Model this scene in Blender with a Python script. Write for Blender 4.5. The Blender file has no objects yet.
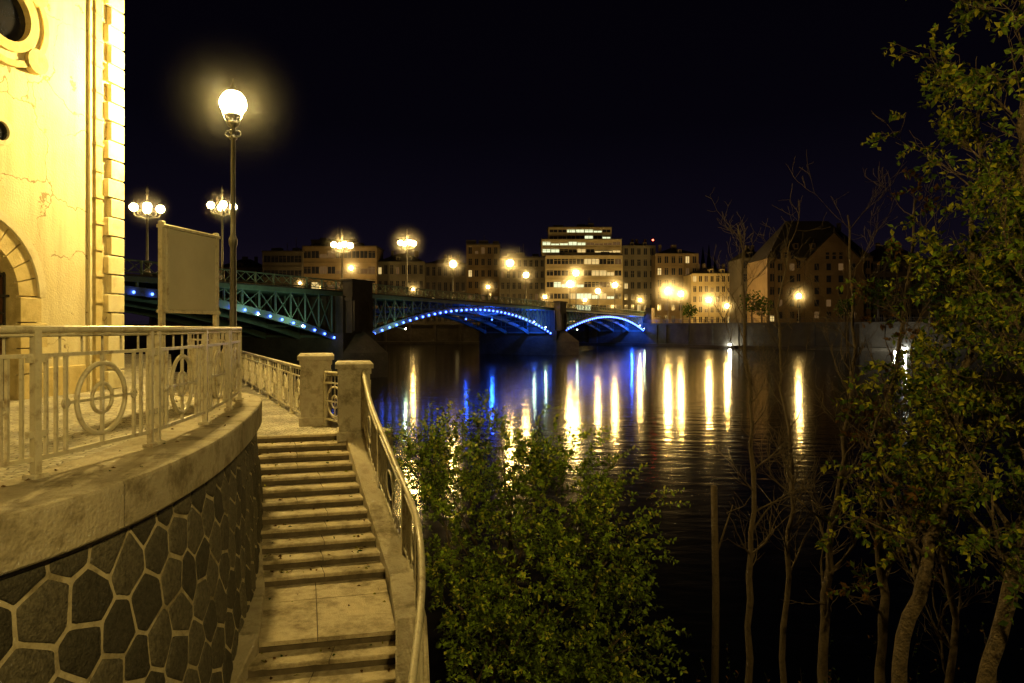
import bpy, math, random
from mathutils import Vector, Matrix
random.seed(7)
F=683.0; HZ=328.0; CZ=1.15
def W(px,py,Y): return Vector(((px-512)/F*Y, Y, CZ-(py-HZ)/F*Y))
scene=bpy.context.scene
# ------------------------------------------------------------ materials
def newmat(name):
    m=bpy.data.materials.new(name); m.use_nodes=True
    nt=m.node_tree; nt.nodes.clear()
    out=nt.nodes.new('ShaderNodeOutputMaterial')
    return m,nt,out
def N(nt,t,**kw):
    n=nt.nodes.new(t)
    for k,v in kw.items():
        if k in n.inputs: n.inputs[k].default_value=v
        else: setattr(n,k,v)
    return n
def ramp(nt,src,stops):
    r=nt.nodes.new('ShaderNodeValToRGB')
    e=r.color_ramp.elements
    while len(e)<len(stops): e.new(0.5)
    for i,(p,c) in enumerate(stops):
        e[i].position=p; e[i].color=(c[0],c[1],c[2],1)
    nt.links.new(src,r.inputs[0]); return r
def surf(name,c1,c2,scale=3,rough=0.8,bump=0.3,bscale=None,metal=0,c3=None,dist=0.02,grime=0):
    m,nt,out=newmat(name)
    p=N(nt,'ShaderNodeBsdfPrincipled'); p.inputs['Roughness'].default_value=rough; p.inputs['Metallic'].default_value=metal
    tc=N(nt,'ShaderNodeTexCoord')
    n=N(nt,'ShaderNodeTexNoise'); n.inputs['Scale'].default_value=scale; n.inputs['Detail'].default_value=5; n.inputs['Roughness'].default_value=0.65
    nt.links.new(tc.outputs['Object'],n.inputs['Vector'])
    st=[(0.35,c1),(0.65,c2)] if c3 is None else [(0.3,c1),(0.5,c2),(0.72,c3)]
    r=ramp(nt,n.outputs[0],st); col=r.outputs[0]
    if grime>0:
        g2=N(nt,'ShaderNodeTexNoise'); g2.inputs['Scale'].default_value=grime; g2.inputs['Detail'].default_value=6; g2.inputs['Roughness'].default_value=0.75
        nt.links.new(tc.outputs['Object'],g2.inputs['Vector'])
        gr=ramp(nt,g2.outputs[0],[(0.36,(0.42,0.40,0.34)),(0.52,(0.95,)*3),(0.7,(1.12,)*3)])
        mm=N(nt,'ShaderNodeMix',data_type='RGBA',blend_type='MULTIPLY'); mm.inputs[0].default_value=1
        nt.links.new(col,mm.inputs[6]); nt.links.new(gr.outputs[0],mm.inputs[7]); col=mm.outputs[2]
    nt.links.new(col,p.inputs['Base Color'])
    if bump>0:
        n2=N(nt,'ShaderNodeTexNoise'); n2.inputs['Scale'].default_value=bscale or scale*8; n2.inputs['Detail'].default_value=4
        nt.links.new(tc.outputs['Object'],n2.inputs['Vector'])
        b=N(nt,'ShaderNodeBump'); b.inputs['Strength'].default_value=bump; b.inputs['Distance'].default_value=dist
        nt.links.new(n2.outputs[0],b.inputs['Height']); nt.links.new(b.outputs[0],p.inputs['Normal'])
    nt.links.new(p.outputs[0],out.inputs[0])
    return m
def plaster(name,cA,cB,cSt):
    m,nt,out=newmat(name); L=nt.links.new
    p=N(nt,'ShaderNodeBsdfPrincipled'); p.inputs['Roughness'].default_value=0.92
    tc=N(nt,'ShaderNodeTexCoord')
    n=N(nt,'ShaderNodeTexNoise'); n.inputs['Scale'].default_value=1.1; n.inputs['Detail'].default_value=7; n.inputs['Roughness'].default_value=0.7; L(tc.outputs['Object'],n.inputs['Vector'])
    r=ramp(nt,n.outputs[0],[(0.3,cA),(0.6,cB)])
    mp=N(nt,'ShaderNodeMapping'); mp.inputs['Scale'].default_value=(3,3,0.35); L(tc.outputs['Object'],mp.inputs[0])
    s=N(nt,'ShaderNodeTexNoise'); s.inputs['Scale'].default_value=1.5; s.inputs['Detail'].default_value=6; L(mp.outputs[0],s.inputs['Vector'])
    sr=ramp(nt,s.outputs[0],[(0.48,(0,0,0)),(0.75,(0.8,)*3)])
    m1=N(nt,'ShaderNodeMix',data_type='RGBA'); L(sr.outputs[0],m1.inputs[0]); L(r.outputs[0],m1.inputs[6]); m1.inputs[7].default_value=(*cSt,1)
    v=N(nt,'ShaderNodeTexVoronoi',feature='DISTANCE_TO_EDGE'); v.inputs['Scale'].default_value=0.75
    wn=N(nt,'ShaderNodeTexNoise'); wn.inputs['Scale'].default_value=2.5; wn.inputs['Detail'].default_value=5; L(tc.outputs['Object'],wn.inputs['Vector'])
    vm=N(nt,'ShaderNodeVectorMath',operation='MULTIPLY_ADD'); L(wn.outputs['Color'],vm.inputs[0]); vm.inputs[1].default_value=(0.7,0.7,0.7); L(tc.outputs['Object'],vm.inputs[2]); L(vm.outputs[0],v.inputs['Vector'])
    cr=ramp(nt,v.outputs['Distance'],[(0.0,(1,)*3),(0.011,(0,0,0))])
    cm=N(nt,'ShaderNodeMath',operation='MULTIPLY')
    gate=ramp(nt,n.outputs[0],[(0.44,(0,0,0)),(0.52,(1,1,1))]); L(cr.outputs[0],cm.inputs[0]); L(gate.outputs[0],cm.inputs[1])
    pn=N(nt,'ShaderNodeTexNoise'); pn.inputs['Scale'].default_value=1.9; pn.inputs['Detail'].default_value=5; pn.inputs['Roughness'].default_value=0.75; L(tc.outputs['Object'],pn.inputs['Vector'])
    pr=ramp(nt,pn.outputs[0],[(0.63,(0,0,0)),(0.64,(0.75,)*3)])
    mxx=N(nt,'ShaderNodeMath',operation='MAXIMUM'); L(cm.outputs[0],mxx.inputs[0]); L(pr.outputs[0],mxx.inputs[1])
    m2=N(nt,'ShaderNodeMix',data_type='RGBA'); L(mxx.outputs[0],m2.inputs[0]); L(m1.outputs[2],m2.inputs[6]); m2.inputs[7].default_value=(0.22,0.15,0.07,1)
    L(m2.outputs[2],p.inputs['Base Color'])
    fn=N(nt,'ShaderNodeTexNoise'); fn.inputs['Scale'].default_value=32; fn.inputs['Detail'].default_value=4; L(tc.outputs['Object'],fn.inputs['Vector'])
    hs=N(nt,'ShaderNodeMath',operation='MULTIPLY_ADD'); L(mxx.outputs[0],hs.inputs[0]); hs.inputs[1].default_value=-0.8; L(fn.outputs[0],hs.inputs[2])
    b=N(nt,'ShaderNodeBump'); b.inputs['Strength'].default_value=0.5; b.inputs['Distance'].default_value=0.014; L(hs.outputs[0],b.inputs['Height']); L(b.outputs[0],p.inputs['Normal'])
    L(p.outputs[0],out.inputs[0]); return m
def emis(name,col,st,samp=True,glass=False):
    m,nt,out=newmat(name)
    e=N(nt,'ShaderNodeEmission'); e.inputs[0].default_value=(*col,1); e.inputs[1].default_value=st
    if glass:
        t=N(nt,'ShaderNodeBsdfTransparent'); a=N(nt,'ShaderNodeAddShader'); nt.links.new(e.outputs[0],a.inputs[0]); nt.links.new(t.outputs[0],a.inputs[1]); nt.links.new(a.outputs[0],out.inputs[0])
    else: nt.links.new(e.outputs[0],out.inputs[0])
    if not samp:
        try: m.cycles.emission_sampling='NONE'
        except Exception: pass
    return m
def leafmat(name,c,tr=0.35):
    m,nt,out=newmat(name)
    d=N(nt,'ShaderNodeBsdfDiffuse')
    t=N(nt,'ShaderNodeBsdfTranslucent'); mx=N(nt,'ShaderNodeMixShader'); mx.inputs[0].default_value=tr
    tc=N(nt,'ShaderNodeTexCoord'); n=N(nt,'ShaderNodeTexNoise'); n.inputs['Scale'].default_value=6; n.inputs['Detail'].default_value=0
    nt.links.new(tc.outputs['Object'],n.inputs['Vector'])
    r=ramp(nt,n.outputs[0],[(0.3,tuple(x*0.6 for x in c)),(0.7,tuple(x*1.3 for x in c))])
    nt.links.new(r.outputs[0],d.inputs['Color']); nt.links.new(r.outputs[0],t.inputs[0])
    nt.links.new(d.outputs[0],mx.inputs[1]); nt.links.new(t.outputs[0],mx.inputs[2]); nt.links.new(mx.outputs[0],out.inputs[0])
    return m
def cellmat(name,scale,stops,mortar,edge,rough=0.85,bump=0.6,rand=1.0,dist=0.03):
    m,nt,out=newmat(name)
    p=N(nt,'ShaderNodeBsdfPrincipled'); p.inputs['Roughness'].default_value=rough
    tc=N(nt,'ShaderNodeTexCoord'); vec=tc.outputs['Object']
    v1=N(nt,'ShaderNodeTexVoronoi',feature='DISTANCE_TO_EDGE',voronoi_dimensions='2D'); v1.inputs['Scale'].default_value=scale; v1.inputs['Randomness'].default_value=rand
    v2=N(nt,'ShaderNodeTexVoronoi',feature='F1',voronoi_dimensions='2D'); v2.inputs['Scale'].default_value=scale; v2.inputs['Randomness'].default_value=rand
    nt.links.new(vec,v1.inputs['Vector']); nt.links.new(vec,v2.inputs['Vector'])
    sep=N(nt,'ShaderNodeSeparateColor'); nt.links.new(v2.outputs['Color'],sep.inputs[0])
    r=ramp(nt,sep.outputs[0],stops)
    er=ramp(nt,v1.outputs['Distance'],[(edge*0.75,(1,1,1)),(edge*1.25,(0,0,0))])
    mx=N(nt,'ShaderNodeMix',data_type='RGBA'); nt.links.new(er.outputs[0],mx.inputs[0]); nt.links.new(r.outputs[0],mx.inputs[6]); mx.inputs[7].default_value=(*mortar,1)
    n=N(nt,'ShaderNodeTexNoise'); n.inputs['Scale'].default_value=1.3; n.inputs['Detail'].default_value=5; nt.links.new(vec,n.inputs['Vector'])
    r2=ramp(nt,n.outputs[0],[(0.35,(0.6,)*3),(0.65,(1.1,)*3)])
    mul=N(nt,'ShaderNodeMix',data_type='RGBA',blend_type='MULTIPLY'); mul.inputs[0].default_value=1
    nt.links.new(mx.outputs[2],mul.inputs[6]); nt.links.new(r2.outputs[0],mul.inputs[7]); nt.links.new(mul.outputs[2],p.inputs['Base Color'])
    hr=ramp(nt,v1.outputs['Distance'],[(0,(0,)*3),(edge*2.5,(0.9,)*3),(edge*6,(1,)*3)])
    b=N(nt,'ShaderNodeBump'); b.inputs['Strength'].default_value=bump; b.inputs['Distance'].default_value=dist
    nt.links.new(hr.outputs[0],b.inputs['Height']); nt.links.new(b.outputs[0],p.inputs['Normal'])
    nt.links.new(p.outputs[0],out.inputs[0]); return m

M={}
M['plaster']=plaster('yellow_plaster',(0.60,0.53,0.33),(0.70,0.63,0.43),(0.48,0.40,0.23))
M['trim']=surf('ochre_trim',(0.50,0.39,0.17),(0.60,0.49,0.25),2.5,0.85,0.5,40,c3=(0.38,0.29,0.12),dist=0.012)
M['quoin']=surf('quoin_plaster',(0.62,0.56,0.38),(0.70,0.64,0.46),3,0.9,0.45,40,c3=(0.48,0.41,0.26),dist=0.012)
M['door']=surf('dark_wood',(0.06,0.02,0.010),(0.09,0.035,0.018),4,0.6,0.2)
M['iron']=surf('wrought_iron',(0.02,0.02,0.02),(0.035,0.03,0.03),6,0.5,0.1)
M['glassd']=surf('dark_glass',(0.01,0.012,0.02),(0.02,0.02,0.03),2,0.12,0)
M['coping']=surf('coping_concrete',(0.36,0.31,0.23),(0.46,0.41,0.32),2.2,0.9,0.8,35,c3=(0.22,0.18,0.13),dist=0.02,grime=1.1)
for i,c in enumerate(((0.036,0.033,0.026),(0.054,0.049,0.038),(0.078,0.070,0.053))):
    M['stone%d'%i]=surf('granite_%d'%i,tuple(x*0.5 for x in c),tuple(x*1.25 for x in c),26,0.75,1.0,55,c3=tuple(x*2.0 for x in c),dist=0.02)
M['mortar']=surf('lime_mortar',(0.40,0.35,0.25),(0.50,0.44,0.32),6,0.95,0.6,50,c3=(0.28,0.24,0.17),dist=0.01,grime=1.6)
M['cobble']=cellmat('mosaic_cobbles',11,[(0.1,(0.46,0.42,0.35)),(0.5,(0.60,0.56,0.48)),(0.9,(0.36,0.33,0.27))],(0.16,0.14,0.10),0.06,0.8,0.6,0.6,0.012)
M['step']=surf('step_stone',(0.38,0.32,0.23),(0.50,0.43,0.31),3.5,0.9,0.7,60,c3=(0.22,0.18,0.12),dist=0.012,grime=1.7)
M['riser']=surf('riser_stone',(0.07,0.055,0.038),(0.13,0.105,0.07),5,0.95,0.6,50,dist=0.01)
M['pier']=surf('pier_concrete',(0.38,0.34,0.27),(0.46,0.42,0.35),3,0.9,0.5,40,c3=(0.25,0.21,0.16),dist=0.01,grime=1.5)
M['rail']=surf('railing_paint',(0.46,0.42,0.32),(0.54,0.50,0.40),9,0.36,0.15,80,c3=(0.24,0.18,0.11),dist=0.003)
M['board']=surf('board_panel',(0.44,0.41,0.34),(0.50,0.47,0.40),1.5,0.6,0.05)
M['pole']=surf('lamp_pole_paint',(0.03,0.028,0.024),(0.05,0.045,0.04),8,0.45,0.15)
M['soil']=surf('bank_soil',(0.012,0.010,0.007),(0.028,0.021,0.013),2,1.0,0.9,9,c3=(0.018,0.021,0.008),dist=0.1)
M['ground']=surf('ground_mat',(0.03,0.03,0.028),(0.05,0.048,0.045),0.05,1.0,0)
M['bark']=surf('bark',(0.03,0.021,0.012),(0.065,0.045,0.026),14,0.95,1.0,60,c3=(0.02,0.014,0.009),dist=0.015)
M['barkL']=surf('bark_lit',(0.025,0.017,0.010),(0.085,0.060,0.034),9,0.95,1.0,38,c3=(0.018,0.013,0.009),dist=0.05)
M['leafA']=leafmat('leaf_green',(0.085,0.13,0.016))
M['leafB']=leafmat('leaf_dark',(0.034,0.060,0.011))
M['leafC']=leafmat('leaf_yellowgreen',(0.20,0.20,0.02))
M['leafD']=leafmat('leaf_brown',(0.11,0.06,0.02))
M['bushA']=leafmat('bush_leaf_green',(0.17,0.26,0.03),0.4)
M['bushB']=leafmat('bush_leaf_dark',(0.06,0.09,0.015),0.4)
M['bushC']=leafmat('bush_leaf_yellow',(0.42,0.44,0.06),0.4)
M['steel']=surf('green_steel',(0.10,0.15,0.12),(0.15,0.22,0.17),1,0.6,0.1)
M['bstone']=surf('bridge_stone',(0.05,0.038,0.027),(0.09,0.07,0.05),0.4,0.95,0.5,2,dist=0.2)
M['asphalt']=surf('asphalt',(0.045,0.045,0.045),(0.06,0.06,0.058),1,0.9,0.2)
M['quay']=surf('quay_stone',(0.035,0.03,0.025),(0.07,0.06,0.045),0.25,0.95,0.5,1.2,dist=0.25)
M['roof']=surf('dark_roof',(0.018,0.015,0.016),(0.03,0.026,0.026),0.3,0.8,0.2)
M['glowN']=emis('lamp_glass_near',(1.0,0.88,0.55),60,False,True)
M['glowB']=emis('lamp_glass',(1.0,0.78,0.34),22,False,True)
M['glowW']=emis('lamp_glass_white',(1.0,0.98,0.8),22,False,True)
M['led']=emis('blue_led',(0.045,0.11,1.0),17)
M['winY']=emis('window_warm',(1.0,0.70,0.26),0.8,False)
M['winW']=emis('window_pale',(0.88,0.95,0.55),1.1,False)
M['winD']=emis('window_dim',(1.0,0.55,0.2),0.10,False)
M['aviation']=emis('red_lamp',(1.0,0.08,0.04),20,False)
def mist(name,dens,pw):  # scattering volume added only around the lamps to imitate their glow
    m,nt,out=newmat(name); v=N(nt,'ShaderNodeVolumeScatter'); v.inputs['Anisotropy'].default_value=0.0; v.inputs['Color'].default_value=(1,1,1,1)
    tc=N(nt,'ShaderNodeTexCoord'); ln=N(nt,'ShaderNodeVectorMath',operation='LENGTH'); nt.links.new(tc.outputs['Object'],ln.inputs[0])
    a=N(nt,'ShaderNodeMath',operation='SUBTRACT'); a.inputs[0].default_value=1.0; nt.links.new(ln.outputs['Value'],a.inputs[1]); a.use_clamp=True
    pwn=N(nt,'ShaderNodeMath',operation='POWER'); nt.links.new(a.outputs[0],pwn.inputs[0]); pwn.inputs[1].default_value=pw
    ml=N(nt,'ShaderNodeMath',operation='MULTIPLY'); nt.links.new(pwn.outputs[0],ml.inputs[0]); ml.inputs[1].default_value=dens
    nt.links.new(ml.outputs[0],v.inputs['Density']); nt.links.new(v.outputs[0],out.inputs['Volume']); return m
M['haloF']=mist('halo_far',0.075,3.2); M['haloN']=mist('halo_near',0.010,3.4)

m,nt,out=newmat('river_water_mat')
p=N(nt,'ShaderNodeBsdfPrincipled'); p.inputs['Base Color'].default_value=(0.0004,0.001,0.0025,1); p.inputs['Roughness'].default_value=0.11; p.inputs['IOR'].default_value=1.33
tc=N(nt,'ShaderNodeTexCoord'); mp=N(nt,'ShaderNodeMapping'); mp.inputs['Scale'].default_value=(0.5,1.1,1)
nt.links.new(tc.outputs['Object'],mp.inputs[0])
n=N(nt,'ShaderNodeTexNoise'); n.inputs['Scale'].default_value=1.3; n.inputs['Detail'].default_value=3
nt.links.new(mp.outputs[0],n.inputs['Vector'])
b=N(nt,'ShaderNodeBump'); b.inputs['Strength'].default_value=0.45; b.inputs['Distance'].default_value=0.055
nt.links.new(n.outputs[0],b.inputs['Height']); nt.links.new(b.outputs[0],p.inputs['Normal']); nt.links.new(p.outputs[0],out.inputs[0])
M['water']=m

# ------------------------------------------------------------ mesh builder
class MB:
    def __init__(s): s.v=[];s.f=[];s.m=[];s.mats=[];s.smooth=[];s.uv={}
    def mi(s,name):
        if name not in s.mats: s.mats.append(name)
        return s.mats.index(name)
    def add(s,vs,fs,mat,smooth=False):
        o=len(s.v); s.v+= [tuple(v) for v in vs]; k=s.mi(mat)
        for f in fs: s.f.append(tuple(i+o for i in f)); s.m.append(k); s.smooth.append(smooth)
    def prism(s,poly,z0,z1,mat,top=None):
        n=len(poly)
        vs=[(p[0],p[1],z0) for p in poly]+[(p[0],p[1],z1) for p in poly]
        s.add(vs,[tuple(range(n-1,-1,-1))]+[(i,(i+1)%n,(i+1)%n+n,i+n) for i in range(n)],mat)
        s.add(vs[n:],[tuple(range(n))],top or mat)
    def box(s,c,size,mat,ang=0,bev=0):
        cx,cy,cz=c; a,b_,h=size[0]/2,size[1]/2,size[2]/2
        ca,sa=math.cos(ang),math.sin(ang)
        R=lambda x,y:(cx+x*ca-y*sa,cy+x*sa+y*ca)
        if bev<=0:
            s.prism([R(-a,-b_),R(a,-b_),R(a,b_),R(-a,b_)],cz-h,cz+h,mat)
        else:
            rings=[(cz-h,a,b_),(cz+h-bev,a,b_),(cz+h,a-bev,b_-bev)]
            vs=[]
            for z,aa,bb in rings:
                for q in ((-1,-1),(1,-1),(1,1),(-1,1)):
                    x,y=R(q[0]*aa,q[1]*bb); vs.append((x,y,z))
            fs=[(3,2,1,0)]
            for r in range(2):
                for i in range(4): fs.append((r*4+i,r*4+(i+1)%4,(r+1)*4+(i+1)%4,(r+1)*4+i))
            fs.append((8,9,10,11)); s.add(vs,fs,mat)
    def tube(s,path,r,n=6,mat='iron',smooth=True,cap=True,phase=0):
        path=[Vector(p) for p in path]; L=len(path)
        rr=r if isinstance(r,(list,tuple)) else [r]*L
        vs=[];prev=None
        for i,p in enumerate(path):
            t=(path[min(i+1,L-1)]-path[max(i-1,0)])
            if t.length<1e-9: t=Vector((0,0,1))
            t.normalize()
            if prev is None:
                u=t.cross(Vector((0,0,1)))
                if u.length<0.05: u=t.cross(Vector((1,0,0)))
            else: u=prev-t*prev.dot(t)
            u.normalize(); prev=u; w=t.cross(u)
            for k in range(n):
                a=2*math.pi*k/n+phase
                vs.append(p+(u*math.cos(a)+w*math.sin(a))*rr[i])
        fs=[]
        for i in range(L-1):
            for k in range(n): fs.append((i*n+k,i*n+(k+1)%n,(i+1)*n+(k+1)%n,(i+1)*n+k))
        if cap: fs.append(tuple(range(n-1,-1,-1))); fs.append(tuple((L-1)*n+k for k in range(n)))
        s.add(vs,fs,mat,smooth)
    def bar(s,a,b_,w,mat): s.tube([a,b_],w*0.7071,4,mat,False,True,math.pi/4)
    def ring(s,c,u,w,R,r,mat,n=24,k=6,a0=0,a1=2*math.pi):
        pts=[Vector(c)+Vector(u)*R*math.cos(a0+(a1-a0)*i/n)+Vector(w)*R*math.sin(a0+(a1-a0)*i/n) for i in range(n+1)]
        s.tube(pts,r,k,mat,True,True)
    def lathe(s,c,prof,mat,n=16,smooth=True):
        vs=[];
        for r,z in prof:
            for k in range(n):
                a=2*math.pi*k/n; vs.append((c[0]+r*math.cos(a),c[1]+r*math.sin(a),c[2]+z))
        fs=[]
        for i in range(len(prof)-1):
            for k in range(n): fs.append((i*n+k,i*n+(k+1)%n,(i+1)*n+(k+1)%n,(i+1)*n+k))
        fs.append(tuple(range(n-1,-1,-1))); fs.append(tuple((len(prof)-1)*n+k for k in range(n)))
        s.add(vs,fs,mat,smooth)
    def sphere(s,c,r,mat,n=12,m=8,sq=1.0):
        s.lathe(c,[(max(1e-3,r*math.sin(math.pi*i/m)),-r*sq*math.cos(math.pi*i/m)) for i in range(m+1)],mat,n)
    def obj(s,name,parent=None):
        me=bpy.data.meshes.new(name); me.from_pydata(s.v,[],s.f)
        for k in s.mats: me.materials.append(M[k])
        me.polygons.foreach_set('material_index',s.m); me.polygons.foreach_set('use_smooth',s.smooth); me.update()
        o=bpy.data.objects.new(name,me); scene.collection.objects.link(o)
        if parent: o.parent=parent
        return o
def empty(name,loc=(0,0,0)):
    e=bpy.data.objects.new(name,None); scene.collection.objects.link(e); return e
def catmull(P,n=10):
    P=[Vector(p) for p in P]; out=[]
    for i in range(len(P)-1):
        p0=P[max(i-1,0)];p1=P[i];p2=P[i+1];p3=P[min(i+2,len(P)-1)]
        for k in range(n):
            t=k/n
            out.append(0.5*((2*p1)+(p2-p0)*t+(2*p0-5*p1+4*p2-p3)*t*t+(3*p1-p0-3*p2+p3)*t**3))
    out.append(P[-1]); return out
z=Vector((0,0,1))
def bulb(c,r,watt,col,parent):
    l=bpy.data.lights.new('bulb','POINT'); l.energy=watt; l.color=col; l.shadow_soft_size=r
    o=bpy.data.objects.new('bulb',l); o.location=c; scene.collection.objects.link(o); o.parent=parent; return o
_ms={}
def haloball(c,R,mat,parent):  # made-up sphere around a lamp, stands in for its glare
    if mat not in _ms:
        t=MB(); t.sphere((0,0,0),1.0,mat,20,12); o=t.obj('lamp_halo'); _ms[mat]=o.data
    else:
        o=bpy.data.objects.new('lamp_halo',_ms[mat]); scene.collection.objects.link(o)
    o.location=c; o.scale=(R,R,R); o.parent=parent

# ------------------------------------------------------------ ground + water
g=MB(); g.add([(-4000,-2000,-8),(4000,-2000,-8),(4000,6000,-8),(-4000,6000,-8)],[(0,1,2,3)],'ground'); g.obj('ground')
WL=-4.35
g=MB(); g.add([(-3900,-1900,WL),(3900,-1900,WL),(3900,5900,WL),(-3900,5900,WL)],[(0,1,2,3)],'water'); g.obj('river_water')
bank=[(-600,300),(-250,262),(-80,246),(0,232),(40,219),(47,208),(62,184),(85,166),(115,150),(170,128),(400,60)]
g=MB()
poly=bank+[(3800,0),(3800,5800),(-3800,5800),(-3800,300)]
g.prism(poly,-9,2.2,'quay','ground'); g.obj('far_bank_ground')
g=MB()
for a,b_ in zip(bank[:-1],bank[1:]):
    a=Vector((*a,0));b2=Vector((*b_,0)); d=(b2-a).normalized(); ang=math.atan2(d.y,d.x); L=(b2-a).length; mid=(a+b2)/2; nn=Vector((d.y,-d.x,0))
    c=mid+nn*0.15; g.box((c.x,c.y,2.35),(L,0.7,0.5),'quay',ang)
    k=0
    while k<L:
        q=a+d*k+nn*0.2; g.box((q.x,q.y,-1.2),(0.9,0.55,6.5),'quay',ang)
        k+=9
    c=mid+nn*1.6; g.box((c.x,c.y,WL+0.0),(L,3.0,1.6),'quay',ang)
    k=0
    while k<L:
        q=a+d*k; g.box((q.x,q.y,3.1),(0.12,0.12,1.0),'iron',ang); k+=3
    c=mid; g.box((c.x,c.y,3.6),(L,0.08,0.08),'iron',ang); g.box((c.x,c.y,3.1),(L,0.05,0.05),'iron',ang)
g.obj('quay_wall')

# ------------------------------------------------------------ terrace
outer=catmull([(-9.5,1.0,0),(-6.6,1.7,0),(-4.7,2.5,0),(-3.62,3.25,0),(-3.1,4.1,0),(-2.89,5.2,0),(-2.97,6.7,0),(-3.32,8.5,0),(-3.86,10.5,0),(-4.22,11.4,0),(-4.75,12.05,0),(-5.6,12.5,0)],10)
def offset(path,d):
    o=[]
    for i,p in enumerate(path):
        t=(path[min(i+1,len(path)-1)]-path[max(i-1,0)]).normalized()
        nn=Vector((t.y,-t.x,0)); o.append(p+nn*d)
    return o
def sweep(mb,path,prof,mat,smooth=False):
    rows=[offset(path,d) for d,zz in prof]
    vs=[];
    for r,(d,zz) in zip(rows,prof): vs+=[(p.x,p.y,zz) for p in r]
    n=len(path); fs=[]
    for j in range(len(prof)-1):
        for i in range(n-1): fs.append((j*n+i,j*n+i+1,(j+1)*n+i+1,(j+1)*n+i))
    mb.add(vs,fs,mat,smooth)
g=MB(); CP=[(-0.85,-0.05),(-0.85,0.02),(-0.03,0.012),(-0.008,0.004),(0,-0.02),(0,-0.335),(-0.012,-0.35),(-0.03,-0.352),(-0.12,-0.36),(-0.12,-0.45)]
acc=[0]
for i in range(1,len(outer)): acc.append(acc[-1]+(outer[i]-outer[i-1]).length)
def along(s,tan=False):
    s=max(0,min(s,acc[-1]-1e-4))
    for i in range(len(outer)-1):
        if acc[i+1]>=s:
            p=outer[i].lerp(outer[i+1],(s-acc[i])/(acc[i+1]-acc[i]))
            if tan:
                def T(j): return (outer[min(j+1,len(outer)-1)]-outer[max(j-1,0)]).normalized()
                t=T(i).lerp(T(i+1),(s-acc[i])/(acc[i+1]-acc[i])).normalized()
                return p,t
            return p
s=0; seglen=2.1
while s<acc[-1]-0.05:
    e_=min(s+seglen,acc[-1]); k=14
    sweep(g,[along(s+0.002+(e_-s-0.006)*i/k) for i in range(k+1)],CP,'coping'); s=e_
g.obj('terrace_coping')
g=MB()
wall_rows=12
WOFF=lambda dep: -0.11+0.34*(dep/3.8)
prof=[(WOFF(3.8*i/wall_rows),-0.40-3.8*(i/wall_rows)) for i in range(wall_rows+1)]
sweep(g,outer,prof,'mortar',True)
rnd=random.Random(5)
SX=0.40; SY=0.335; seeds={}
nx=int(acc[-1]/SX)+3; ny=int(3.8/SY)+3
for j in range(-1,ny):
    for i in range(-1,nx):
        seeds[(i,j)]=((i+(0.5 if j%2 else 0))*SX+rnd.uniform(-.085,.085),j*SY+rnd.uniform(-.075,.075))
def clip(poly,mx,my,nx_,ny_):
    o=[]; n=len(poly)
    for i in range(n):
        a=poly[i];b=poly[(i+1)%n]; da=(a[0]-mx)*nx_+(a[1]-my)*ny_; db=(b[0]-mx)*nx_+(b[1]-my)*ny_
        if da<=0: o.append(a)
        if (da<0<db) or (db<0<da): t=da/(da-db); o.append((a[0]+(b[0]-a[0])*t,a[1]+(b[1]-a[1])*t))
    return o
def wallp(u,v,o):
    p,t=along(u,True); nn=Vector((t.y,-t.x,0)); q=p+nn*(WOFF(v)+o); return Vector((q.x,q.y,-0.40-v))
for (i,j),c in seeds.items():
    poly=[(c[0]-.6,c[1]-.6),(c[0]+.6,c[1]-.6),(c[0]+.6,c[1]+.6),(c[0]-.6,c[1]+.6)]
    for di in (-2,-1,0,1,2):
        for dj in (-2,-1,0,1,2):
            if (di or dj) and (i+di,j+dj) in seeds:
                q=seeds[(i+di,j+dj)]; dx,dy=q[0]-c[0],q[1]-c[1]; L=math.hypot(dx,dy); gp=0.014+0.003*((i*7+j*3)%3)
                poly=clip(poly,c[0]+dx/2-dx/L*gp,c[1]+dy/2-dy/L*gp,dx/L,dy/L)
                if not poly: break
        if not poly: break
    if not poly: continue
    poly=clip(poly,0,0.01,0,-1)
    if len(poly)<3: continue
    poly=clip(poly,0,3.75,0,1)
    poly=clip(poly,acc[-1]-0.05,0,1,0); poly=clip(poly,0.05,0,-1,0) if poly else poly
    if len(poly)<3: continue
    pp=[]
    n=len(poly)
    for k in range(n):
        a=poly[k-1];b=poly[k];d=poly[(k+1)%n]
        pp.append((b[0]*.84+a[0]*.16,b[1]*.84+a[1]*.16)); pp.append((b[0]*.96+(a[0]+d[0])*.02,b[1]*.96+(a[1]+d[1])*.02)); pp.append((b[0]*.84+d[0]*.16,b[1]*.84+d[1]*.16))
    pp=[(a+rnd.uniform(-.004,.004),b+rnd.uniform(-.004,.004)) for a,b in pp]
    cx=sum(a for a,b in pp)/len(pp); cy=sum(b for a,b in pp)/len(pp); n=len(pp); h=rnd.uniform(0.010,0.020)
    vs=[]
    for sc,o in ((1.0,-0.01),(0.99,h*.45),(0.92,h*.9),(0.5,h*1.05+rnd.uniform(0,.006))):
        vs+=[wallp(cx+(a-cx)*sc,cy+(b-cy)*sc,o+(rnd.uniform(-.004,.004) if sc<0.95 else 0)) for a,b in pp]
    vs.append(wallp(cx,cy,h*1.1+.004)); fs=[]
    for r in range(3):
        for k in range(n): fs.append((r*n+k,r*n+(k+1)%n,(r+1)*n+(k+1)%n,(r+1)*n+k))
    for k in range(n): fs.append((3*n+k,3*n+(k+1)%n,4*n))
    g.add(vs,fs,'stone%d'%rnd.randint(0,2),True)
g.obj('stone_retaining_wall')
inner=offset(outer,-0.8)
g=MB()
poly=[(p.x,p.y) for p in inner]+[(-7.2,14.5),(-15,30),(-60,30),(-60,-6),(-12,-6)]
g.prism(poly,-5,0.0,'pier','cobble'); g.obj('terrace_pavement')

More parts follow.
